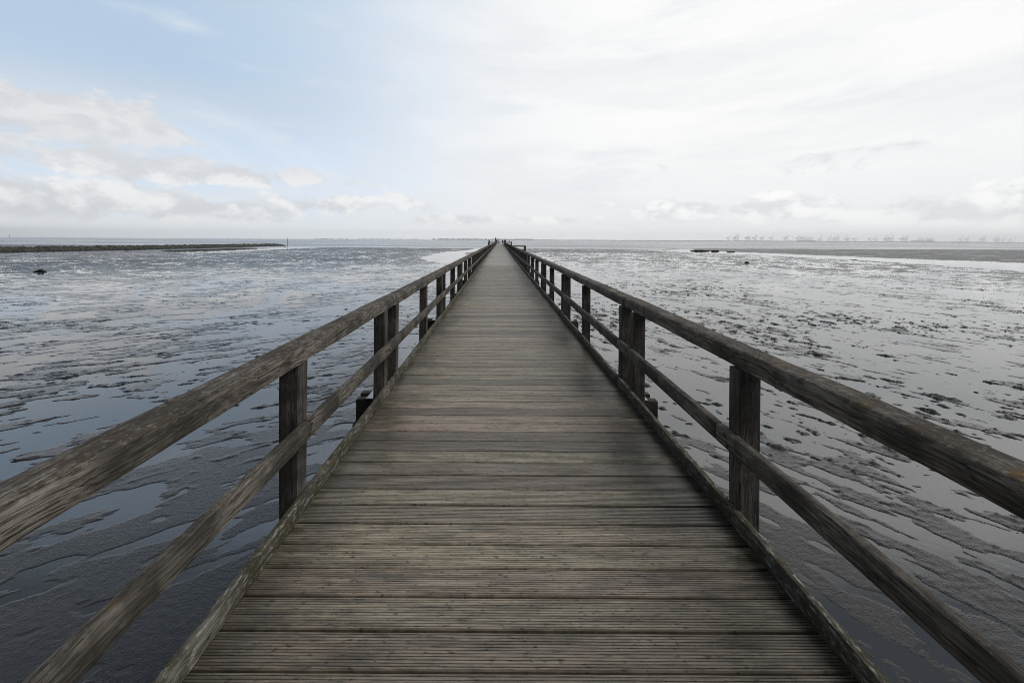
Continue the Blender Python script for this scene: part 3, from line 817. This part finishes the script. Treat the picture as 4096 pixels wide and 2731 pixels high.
pillar(hx(1989.3, 146.5), 146.5, 2.12, .10, 'short slim red pillar behind a dark-clothed person')
root = empty('blue_headed_post', (hx(2038.9, 146), 146, DECK)); tag(root, 'thin post with a blue funnel-shaped head on the right of the pier head', 'post')
m = MB(); m.tube([(0, 0, 0), (0, 0, 1.2)], .045, 10); place('pole', m.mesh('pole', M['steel'], smooth=True), root)
m = MB(); m.tube([(0, 0, 1.12), (0, 0, 1.22), (0, 0, 1.42), (0, 0, 1.46)], [.05, .07, .17, .15], 14); place('head', m.mesh('head', BLUE, smooth=True), root)

# ------------------------------------------------------------------ stone breakwater, its pole and buoy
def rock_mat():
    m, T, bs = new_mat('weedy_stone')
    pos = T.node('ShaderNodeNewGeometry').outputs['Position']; z = T.node('ShaderNodeSeparateXYZ', None, Vector=pos).outputs[2]
    v = T.node('ShaderNodeTexVoronoi', None, Vector=pos, Scale=1.6).outputs[1]
    n = T.noise(pos, 2.2, 5, .65)
    c = T.mix(T.node('ShaderNodeSeparateColor', None, Color=v).outputs[0], (.020, .021, .019), (.085, .09, .08))
    c = T.mix(T.step(n, .45, .62), c, (.050, .055, .020))
    c = T.mix(T.step(T.noise(pos, 1.1, 4, .6), .56, .66), c, (.07, .068, .024))
    c = T.mix(T.step(z, .35, .15), c, (.014, .014, .012))
    T.put(bs.inputs['Base Color'], c); T.put(bs.inputs['Roughness'], .75)
    return m
def breakwater():
    toe = [ground(*p) for p in [(-260, 590), (0, 580.3), (171, 577), (342, 573.4), (500, 569.5), (600, 566.4), (660, 564.4)]]
    xs_ = [p[0] for p in toe]; ys_ = [p[1] for p in toe]
    ln = 700; cr = 46
    t = np.linspace(0, 1, ln); ty = np.interp(t, np.linspace(0, 1, len(ys_)), ys_); tx = np.interp(t, np.linspace(0, 1, len(xs_)), xs_)
    ddx, ddy = np.gradient(tx), np.gradient(ty); L = np.hypot(ddx, ddy); nx, ny = -ddy / L, ddx / L
    s = np.linspace(0, 1, cr); W = 6.5
    X = tx[:, None] + nx[:, None] * s[None] * W; Y = ty[:, None] + ny[:, None] * s[None] * W
    prof = np.interp(s, [0, .06, .34, .5, .66, .94, 1], [-.6, -.1, .98, 1.1, .98, -.1, -.6])
    tap = np.interp(t, [0, .8, .97, 1], [1, .92, .7, .2])
    Z = prof[None] * tap[:, None]
    # blocks
    a, b = X / .75, Y / .75; best = np.full(X.shape, 9.0); hh = np.zeros(X.shape)
    ia, ib = np.floor(a).astype(int), np.floor(b).astype(int)
    for dx in (-1, 0, 1):
        for dy in (-1, 0, 1):
            h1 = _perm[(_perm[(ia + dx) & 4095] + ib + dy) & 4095]; px = ia + dx + (h1 % 97) / 97; py = ib + dy + (h1 % 89) / 89
            d = np.hypot(a - px, b - py); c = d < best; best = np.where(c, d, best); hh = np.where(c, (h1 % 61) / 61, hh)
    Z = Z + np.where(Z > -.3, (.26 * (1 - best * 1.1) + .40 * hh - .2), 0) + .08 * perlin(X / .3, Y / .3, 7)
    me = np_mesh('breakwater', np.stack([X.ravel(), Y.ravel(), Z.ravel()], 1), grid_faces(ln, cr), rock_mat(), smooth=False)
    tag(place('stone_breakwater', me), 'long low breakwater of dark weedy stones on the left of the flat', 'breakwater')
breakwater()
x, y = ground(665, 565.2)
root = empty('marker_pole', (x - 1, y, 0)); tag(root, 'thin dark pole standing at the tip of the stone breakwater', 'marker pole')
m = MB(); m.tube([(0, 0, -1), (0, 0, 2), (.02, 0, 3.95)], [.085, .075, .06], 8); place('pole', m.mesh('pole', plain('dark_blue_pole', (.03, .035, .055)), smooth=True), root)
m = MB(); m.tube([(0, 0, 2.55), (0, 0, 2.95)], .1, 8); place('band', m.mesh('band', plain('pale_band', (.3, .3, .3))), root)
def buoy(x, y, r, label, name='yellow_buoy'):
    root = empty(name, (x, y, 0)); tag(root, label, 'buoy')
    bm = bmesh.new(); bmesh.ops.create_uvsphere(bm, u_segments=20, v_segments=14, radius=r)
    for v in bm.verts: v.co.z = v.co.z * .95 + r * .72
    me = bpy.data.meshes.new('float'); bm.to_mesh(me); bm.free(); me.materials.append(plain('buoy_yellow', (.75, .52, .02), .45)); me.polygons.foreach_set('use_smooth', [True] * len(me.polygons))
    place('float', me, root)
    m = MB(); m.tube([(0, 0, r * .18), (0, 0, r * .36)], [r * .86, r * .96], 20); place('waterline_band', m.mesh('waterline_band', plain('buoy_weed', (.05, .05, .03))), root)
    m = MB(); m.tube([(0, 0, r * 1.6), (0, 0, r * 1.85)], r * .12, 8); place('eye', m.mesh('eye', M['steel']), root)
x, y = ground(654.5, 566.2); buoy(x, y, .48, 'round yellow buoy lying at the tip of the stone breakwater')
x, y = (1932.5 - 1995) / 1592 * 700, 700; buoy(x, y, .5, 'tiny yellow buoy floating far out on the sea left of the pier head')

# ------------------------------------------------------------------ wrack, stones and grass on the flat
WRACK = plain('dark_wrack', (.013, .014, .011), .45, 0, .5, 14); GREEN = plain('green_weed', (.035, .05, .018), .7, 0, .4, 9); TUS = plain('brown_grass', (.065, .06, .03), .8, 0, .4, 7)
def lump(name, px, py, w, h, d, mat, label, cat, seed, group=None, blades=0):
    x, y = ground(px, py)
    bm = bmesh.new(); bmesh.ops.create_icosphere(bm, subdivisions=5, radius=1.0)
    for v in bm.verts:
        c = v.co; q = np.array([c.x * 1.9 + seed * 3.1, c.x * 5 + seed])
        k = 1 + .30 * float(perlin(np.array([c.x * 2 + seed * 3.1]), np.array([c.y * 2 + c.z * 1.7]), 9)[0]) * 1.6 + .22 * float(perlin(np.array([c.x * 6 + seed]), np.array([c.y * 5 + c.z * 6]), 10)[0])
        zf = c.z if c.z > 0 else c.z * .35
        asym = 1 + .35 * math.sin(c.x * 2.4 + seed)
        v.co = (c.x * k * w / 2, c.y * k * d / 2, zf * k * h * asym)
    if blades:
        rr = random.Random(seed)
        for _ in range(blades):
            a = rr.uniform(0, 6.283); r = math.sqrt(rr.random()) * .92
            bx_, by_ = math.cos(a) * r * w / 2, math.sin(a) * r * d / 2
            bz = h * .8 * math.sqrt(max(0, 1 - r * r)); hh = h * rr.uniform(.25, .6); t = rr.uniform(0, 3.14); l = .03
            vs = [bm.verts.new((bx_ - l * math.cos(t), by_ - l * math.sin(t), bz - .1 * h)), bm.verts.new((bx_ + l * math.cos(t), by_ + l * math.sin(t), bz - .1 * h)),
                  bm.verts.new((bx_ + rr.uniform(-.15, .15), by_ + rr.uniform(-.15, .15), bz + hh))]
            bm.faces.new(vs)
    me = bpy.data.meshes.new(name); bm.to_mesh(me); bm.free(); me.materials.append(mat)
    o = place(name, me, None, (x, y, max(0, hz(x, y))), (0, 0, 0)); return tag(o, label, cat, group)
lump('driftwood_lump', 92, 625.5, 1.25, .20, .5, WRACK, 'black driftwood lump lying alone on the wet mud far left', 'driftwood', 1)
lump('wrack_clump', 1716, 605.6, .8, .22, .4, WRACK, 'small dark green-black wrack clump lying alone on the silvery mud to the right', 'seaweed', 2)
lump('grass_tussock', 1610, 576.8, 6.2, .36, 2.2, GREEN, 'long low green tussock on the bank of the right-hand creek', 'tussock', 3, None, 900)
lump('grass_tussock', 1643, 577.2, 2.4, .42, 1.5, TUS, 'short rounded brownish tussock beside the long green one', 'tussock', 4, None, 500)
lump('grass_tussock', 1678, 579.0, 2.8, .22, 1.2, GREEN, 'thin flat dark tussock, the rightmost of the three on the creek bank', 'tussock', 5, None, 200)
lump('wrack_clump', 1962, 597.4, 1.0, .07, .5, WRACK, 'flat dark wrack clump at the near edge of the right-hand creek', 'seaweed', 6)
lump('wrack_clump', 290, 577.6, 1.4, .10, .6, WRACK, 'flat dark wrack clump below the stone breakwater', 'seaweed', 7)
lump('wrack_clump', 1355, 577.8, .9, .12, .5, WRACK, 'small dark wrack clump on the mud bank right of the pier', 'seaweed', 8)

# ------------------------------------------------------------------ far shore: land, woods, port
FARY = 6000.0
def farx(px4, y=FARY): return (px4 - 1995.0) / 1592.0 * y
LAND = plain('far_land', (.06, .075, .055), .9, 0, .3, .01); WOOD = plain('far_wood', (.035, .05, .04), .9, 0, .4, .03)
def far_land():
    n = 700; px = np.linspace(1960, 4250, n); X = (px - 1995) / 1592 * 6250
    h = 9 + 7 * np.clip(fbm(X / 260, X * 0 + 3, 4, 90) + .3, 0, 2) + np.interp(px, [1960, 2120, 2140, 2700, 3400, 4250], [8, 9, 0, 2, 6, 3])
    V = []; 
    for dy, k in ((-120, 0), (-110, .15), (0, .9), (150, 1.0), (500, .8)):
        V.append(np.stack([X, np.full(n, 6250 + dy), np.where(k == 0, -.5, h * k)], 1))
    me = np_mesh('far_land', np.concatenate(V), grid_faces(5, n), LAND)
    tag(place('far_shore', me), kind='structure')
far_land()
def woods():
    rr = random.Random(5); V = []; Fc = []; b = 0
    bm = bmesh.new(); bmesh.ops.create_icosphere(bm, subdivisions=1, radius=1.0)
    bv = np.array([v.co[:] for v in bm.verts]); bf = np.array([[v.index for v in f.verts] for f in bm.faces]); bm.free()
    spans = [(1730, 2140, 150, 22), (2140, 2420, 60, 12), (2420, 2890, 90, 12), (2900, 4096, 120, 10), (1250, 1390, 24, 10), (1430, 1700, 60, 12), (1270, 1330, 20, 9)]
    for a, e, n, hh in spans:
        for _ in range(n):
            p = rr.uniform(a, e); y = rr.uniform(6150, 6320) if a > 1700 else rr.uniform(7000, 7200)
            r = rr.uniform(10, 26); h = hh * rr.uniform(.45, 1.0)
            k = 1 + .3 * np.array([rr.uniform(-1, 1) for _ in range(len(bv))])[:, None]
            v = bv * k * np.array([r, r * .6, h * .62]) + np.array([(p - 1995) / 1592 * y, y, h * .4 + 2])
            V.append(v); Fc.append(bf + b); b += len(bv)
    me = np_mesh('woods', np.concatenate(V), np.concatenate(Fc), WOOD, smooth=False)
    tag(place('far_woods', me), 'pale line of distant woods along the far shore', 'woods', None, 'stuff')
woods()

CB, CR_, CG = plain('crane_blue', (.10, .17, .30), .6), plain('crane_mauve', (.20, .14, .20), .6), plain('crane_grey', (.13, .16, .20), .6)
def crane_mesh(up, mat):
    m = MB()
    def bar(a, b, r): m.tube([a, b], r, 4)
    for y in (-10, 10):
        bar((0, y, 0), (0, y, 46), 1.5); bar((32, y, 0), (32, y, 47), 1.6); bar((0, y, 18), (32, y, 18), 1.3)
        bar((32, y, 18), (0, y, 44), .8)
        bar((32, y * .6, 46), (26, y * .3, 78 if up else 80), 1.2); bar((8, y * .5, 46), (26, y * .3, 79), .6)
    bar((0, -10, 18), (0, 10, 18), 1.2); bar((32, -10, 18), (32, 10, 18), 1.2)
    for y in (-3, 3): m.box(-20, 34, y - .9, y + .9, 45, 48.2)
    m.box(-14, 8, -5, 5, 48.3, 54.5); m.box(20, 25, -2.5, 2.5, 40, 44.5)
    bar((-20, 0, 48), (26, 0, 79), .55)
    tip = (44, 0, 102) if up else (82, 0, 47)
    for y in (-2.2, 2.2): bar((33, y, 47.5), (tip[0], y, tip[2]), 1.0)
    q = 7
    for i in range(1, q): 
        t = i / q; bar((33 + (tip[0] - 33) * t, -2.2, 47.5 + (tip[2] - 47.5) * t), (33 + (tip[0] - 33) * t, 2.2, 47.5 + (tip[2] - 47.5) * t), .8)
    bar((26, 0, 80), (33 + (tip[0] - 33) * .6, 0, 47.5 + (tip[2] - 47.5) * .6), .5)
    if not up: bar((26, 0, 80), (tip[0] - 4, 0, 48), .45)
    m.box(tip[0] - 1.5, tip[0] + 1.5, -3, 3, tip[2] - 1.5, tip[2] + 1.5)
    for x in (0, 32): m.box(x - 4, x + 4, -13, 13, 0, 3)
    return m.mesh('harbour_crane', mat)
CM = {(u, c): crane_mesh(u, mt) for u in (0, 1) for c, mt in (('pale blue', CB), ('mauve', CR_), ('grey-blue', CG))}
cranes = [(2918, 1, .95, 'pale blue'), (2942, 1, .97, 'pale blue'), (2951.5, 1, 1.17, 'pale blue'), (2992, 0, 1.05, 'pale blue'), (3001, 0, 1.05, 'pale blue'), (3024, 1, 1.05, 'pale blue'),
          (3054, 1, 1.05, 'pale blue'), (3090, 1, 1.05, 'pale blue'), (3143, 0, 1.0, 'pale blue'), (3150.5, 1, 1.06, 'pale blue'), (3197, 0, 1.1, 'grey-blue'), (3213, 0, 1.1, 'grey-blue'), (3224, 0, 1.1, 'grey-blue'),
          (3237, 0, .95, 'grey-blue'), (3249, 0, .95, 'grey-blue'), (3283, 0, .95, 'grey-blue'), (3323, 1, 1.0, 'grey-blue'), (3341.5, 1, 1.0, 'grey-blue'), (3351.5, 1, 1.06, 'grey-blue'), (3386.5, 1, 1.07, 'mauve'),
          (3396, 0, .95, 'mauve'), (3425, 0, .95, 'mauve'), (3486, 0, .97, 'grey-blue'), (3507, 0, .97, 'grey-blue'), (3544.5, 1, 1.05, 'mauve'), (3554.5, 1, 1.05, 'mauve'), (3562, 0, .95, 'mauve'), (3571.5, 1, 1.05, 'mauve'),
          (3611.5, 1, 1.05, 'mauve'), (3622.5, 1, 1.05, 'mauve'), (3630.5, 1, 1.05, 'mauve'), (3682, 0, .97, 'grey-blue'), (3698, 0, .97, 'grey-blue'), (3717, 0, .97, 'grey-blue'), (3733, 0, .97, 'grey-blue'),
          (3848, 1, 1.06, 'mauve'), (3874, 1, 1.06, 'mauve'), (3929.5, 1, 1.06, 'mauve'), (3941.5, 1, 1.06, 'mauve'), (3984.5, 1, .95, 'pale blue'), (3997, 1, .95, 'pale blue'), (4015, 1, .85, 'pale blue'), (4042, 1, .85, 'pale blue')]
ORD = ['first', 'second', 'third', 'fourth', 'fifth', 'sixth', 'seventh', 'eighth', 'ninth', 'tenth', 'eleventh', 'twelfth', 'thirteenth', 'fourteenth', 'fifteenth', 'sixteenth', 'seventeenth', 'eighteenth', 'nineteenth', 'twentieth']
def ordinal(i):
    if i < 20: return ORD[i]
    tens = {2: 'twenty', 3: 'thirty', 4: 'forty'}[(i + 1) // 10]
    return tens + '-' + ORD[(i + 1) % 10 - 1] if (i + 1) % 10 else {2: 'twentieth', 3: 'thirtieth', 4: 'fortieth'}[(i + 1) // 10]
for i, (px, up, s, c) in enumerate(cranes):
    o = place('harbour_crane', CM[(up, c)], None, (farx(px) - 32 * s, FARY, 4), (0, 0, random.uniform(-.05, .05))); o.scale = (s, s, s)
    tag(o, f'{c} harbour crane with {"raised" if up else "level"} boom, {ordinal(i)} from the left on the far shore', 'crane', 'harbour cranes on the far shore')
# quay under the cranes
m = MB(); m.box(farx(2890), farx(4080), FARY - 25, FARY + 90, -1, 4.2)
place_q = place('quay', m.mesh('quay', plain('quay_concrete', (.13, .15, .19), .9, 0, .25, .02))); tag(place_q, 'long low grey quay under the cranes on the far shore', 'quay')

def ship(a, b, hull, hh, ch, ccol, label, dy=-90, bridge=.75, patch=None):
    x0, x1 = farx(a, FARY + dy), farx(b, FARY + dy); L = x1 - x0
    root = empty('container_ship', (x0, FARY + dy, 0)); tag(root, label, 'ship')
    rings = []
    for t, w, zb in ((0, .5, .35), (.03, .85, .12), (.10, 1, 0), (.5, 1, 0), (.88, 1, 0), (.96, .7, .0), (1.0, .06, .3)):
        w *= 18; top = hh * (1.0 + (.18 if t > .93 else 0))
        rings.append([(L * t, -w, top), (L * t, -w * .9, hh * zb - 1), (L * t, w * .9, hh * zb - 1), (L * t, w, top)])
    m = MB(); m.quadstrip(rings); place('hull', m.mesh('hull', hull), root)
    m = MB(); rr = random.Random(int(a)); n = 16
    for i in range(n):
        t0 = .06 + .86 * i / n
        if abs(t0 - bridge) < .035: continue
        m.box(L * t0, L * (t0 + .86 / n * .9), -15, 15, hh + .05, hh + ch * rr.uniform(.55, 1.0))
    place('container_stacks', m.mesh('container_stacks', ccol), root)
    m = MB(); m.box(L * (bridge - .02), L * (bridge + .02), -16, 16, hh + .05, hh + ch * 1.35); m.box(L * (bridge - .008), L * (bridge + .008), -3, 3, hh + ch * 1.35, hh + ch * 1.8)
    place('bridge', m.mesh('bridge', plain('ship_white', (.55, .57, .6))), root)
    if patch:
        m = MB()
        for p0, p1 in patch[1]: m.box(L * p0, L * p1, -18.5, -18.1, hh * .25, hh * .85)
        place('hull_panels', m.mesh('hull_panels', patch[0]), root)
ship(3186, 3270, plain('ship_red', (.40, .08, .10)), 14, 9, plain('containers_mauve', (.16, .12, .16), .7, 0, .6, .05), 'long red container ship with pale hull panels moored under the cranes', patch=(plain('panel_white', (.75, .72, .72)), ((.335, .53), (.555, .63))))
ship(3274, 3352, plain('ship_pale', (.28, .38, .52)), 9, 5, plain('containers_grey', (.12, .15, .2), .7, 0, .5, .05), 'low pale blue ship moored right of the red container ship', bridge=.1)
ship(3640, 3748, plain('ship_light_blue', (.22, .46, .68)), 15, 17, plain('containers_blue', (.07, .10, .15), .7, 0, .5, .05), 'light blue container ship stacked high with dark containers', bridge=.72, patch=(plain('panel_blue', (.10, .22, .36)), ((.36, .42), (.44, .49), (.51, .56))))
ship(3806, 3890, plain('ship_slate', (.06, .10, .17)), 13, 6, plain('containers_slate', (.06, .09, .14), .7, 0, .5, .05), 'dark slate-blue ship lying below the pair of mauve cranes', bridge=.66, patch=(plain('panel_pale', (.6, .62, .66)), ((.43, .48), (.52, .55), (.60, .63))))
ship(3896, 3952, plain('ship_slate2', (.07, .11, .18)), 10, 5, plain('containers_slate2', (.07, .09, .14), .7, 0, .5, .05), 'short slate-blue ship at the right-hand end of the quay', bridge=.3)

def mast(px, h, label, kind):
    root = empty('tall_mast', (farx(px), FARY + 60, 3)); tag(root, label, 'mast', 'tall masts at the port')
    m = MB(); m.tube([(0, 0, 0), (0, 0, h)], [1.1, .8], 6)
    if kind == 'T': m.box(-5, 12, -1, 1, h - 1, h + 1)
    elif kind == 'jib': m.tube([(0, 0, h - 2), (24, 0, h + 18)], .8, 5)
    else: m.box(-5, 5, -5, 5, h - 3, h)
    place('mast_pole', m.mesh('mast_pole', CG), root)
mast(3168, 78, 'thin mast with a slanting jib left of the red ship', 'jib'); mast(3182.5, 98, 'thin mast with a crosspiece just left of the red ship', 'T')
mast(3299, 108, 'tallest thin lamp mast, above the low pale blue ship', 'lamp'); mast(3371, 80, 'thin lamp mast between the raised cranes and the mauve ones', 'lamp')

def turbine(px, y, hub, r, label, mat):
    root = empty('wind_turbine', ((px - 1995) / 1592 * y, y, 2)); tag(root, label, 'wind turbine')
    m = MB(); m.tube([(0, 0, 0), (0, 0, hub)], [2.0, 1.1], 8); place('tower', m.mesh('tower', mat, smooth=True), root)
    for k in range(3):
        a = math.radians(62 + 120 * k); m = MB()
        m.tube([(0, -2.5, hub), (math.cos(a) * r * .3, -2.5, hub + math.sin(a) * r * .3), (math.cos(a) * r, -2.5, hub + math.sin(a) * r)], [.9, 1.3, .3], 6)
        place('blade', m.mesh('blade', mat), root)
    m = MB(); m.box(-1.6, 1.6, -3.5, 4, hub - 1.6, hub + 1.6); place('nacelle', m.mesh('nacelle', mat), root)
TW = plain('turbine_grey', (.22, .25, .30), .6)
turbine(4060, 6100, 70, 40, 'wind turbine at the right-hand edge beyond the last crane', TW)

# things on the left horizon
def tower(px, y, h, r, label, name, cat, mats):
    root = empty(name, ((px - 1995) / 1592 * y, y, 0)); tag(root, label, cat)
    n = len(mats)
    for k in range(n):
        m = MB(); z0, z1 = h * .86 * k / n, h * .86 * (k + 1) / n
        m.tube([(0, 0, z0 - (2 if k == 0 else 0)), (0, 0, z1 - .02)], [r * (1 - .35 * k / n), r * (1 - .35 * (k + 1) / n)], 14)
        place('tower_band', m.mesh('tower_band', mats[k], smooth=False), root)
    m = MB(); m.tube([(0, 0, h * .86), (0, 0, h * .89)], r * 1.05, 14); place('gallery', m.mesh('gallery', TW), root)
    m = MB(); m.tube([(0, 0, h * .89), (0, 0, h * .96), (0, 0, h)], [r * .55, r * .55, r * .05], 12); place('lantern', m.mesh('lantern', TW), root)
lr = plain('light_red', (.35, .12, .12)); lw = plain('light_white', (.5, .5, .52))
tower(37.5, 5200, 40, 4.2, 'slim lighthouse on the sea horizon at the far left', 'lighthouse', 'lighthouse', [lr, lw, lr, lw, lr])
def beacon(px, y, h, label):
    root = empty('sea_beacon', ((px - 1995) / 1592 * y, y, 0)); tag(root, label, 'beacon')
    m = MB(); m.tube([(0, 0, -2), (0, 0, h)], [1.1, .7], 6); place('pole', m.mesh('pole', TW), root)
    m = MB(); m.box(-1.8, 1.8, -1.8, 1.8, h, h + 4); place('topmark', m.mesh('topmark', TW), root)
beacon(945, 5200, 32, 'tall thin sea beacon on the horizon left of the breakwater tip pole'); beacon(1037, 5200, 20, 'short thin sea beacon on the horizon, nearest left of the breakwater tip pole'); beacon(1363, 6800, 48, 'thin sea beacon on the horizon between the breakwater tip and the pier')

# ------------------------------------------------------------------ air
m = MB(); m.box(-9500, 9500, -30, 7500, -2.0, 150)
hm = bpy.data.materials.new('sea_haze'); hm.use_nodes = True; t = hm.node_tree; t.nodes.clear()
ho = t.nodes.new('ShaderNodeOutputMaterial'); hv = t.nodes.new('ShaderNodeVolumePrincipled')
hv.inputs['Color'].default_value = (.985, .993, 1, 1); hv.inputs['Density'].default_value = 1.45e-4; hv.inputs['Anisotropy'].default_value = .88
t.links.new(hv.outputs[0], ho.inputs['Volume'])
tag(place('haze', m.mesh('haze', hm)), kind='stuff')

# ------------------------------------------------------------------ render settings
sc.view_settings.view_transform = 'Standard'; sc.view_settings.look = 'None'
sc.view_settings.exposure = 0.0; sc.view_settings.gamma = 1.0
sc.cycles.max_bounces = 6; sc.cycles.diffuse_bounces = 2; sc.cycles.glossy_bounces = 3; sc.cycles.volume_bounces = 2
sc.cycles.use_denoising = True; sc.cycles.denoising_prefilter = 'NONE'; sc.cycles.filter_width = 0.9; sc.cycles.denoiser = 'OPENIMAGEDENOISE'; sc.cycles.denoising_input_passes = 'RGB_ALBEDO_NORMAL'
sc.cycles.sample_clamp_indirect = 6.0
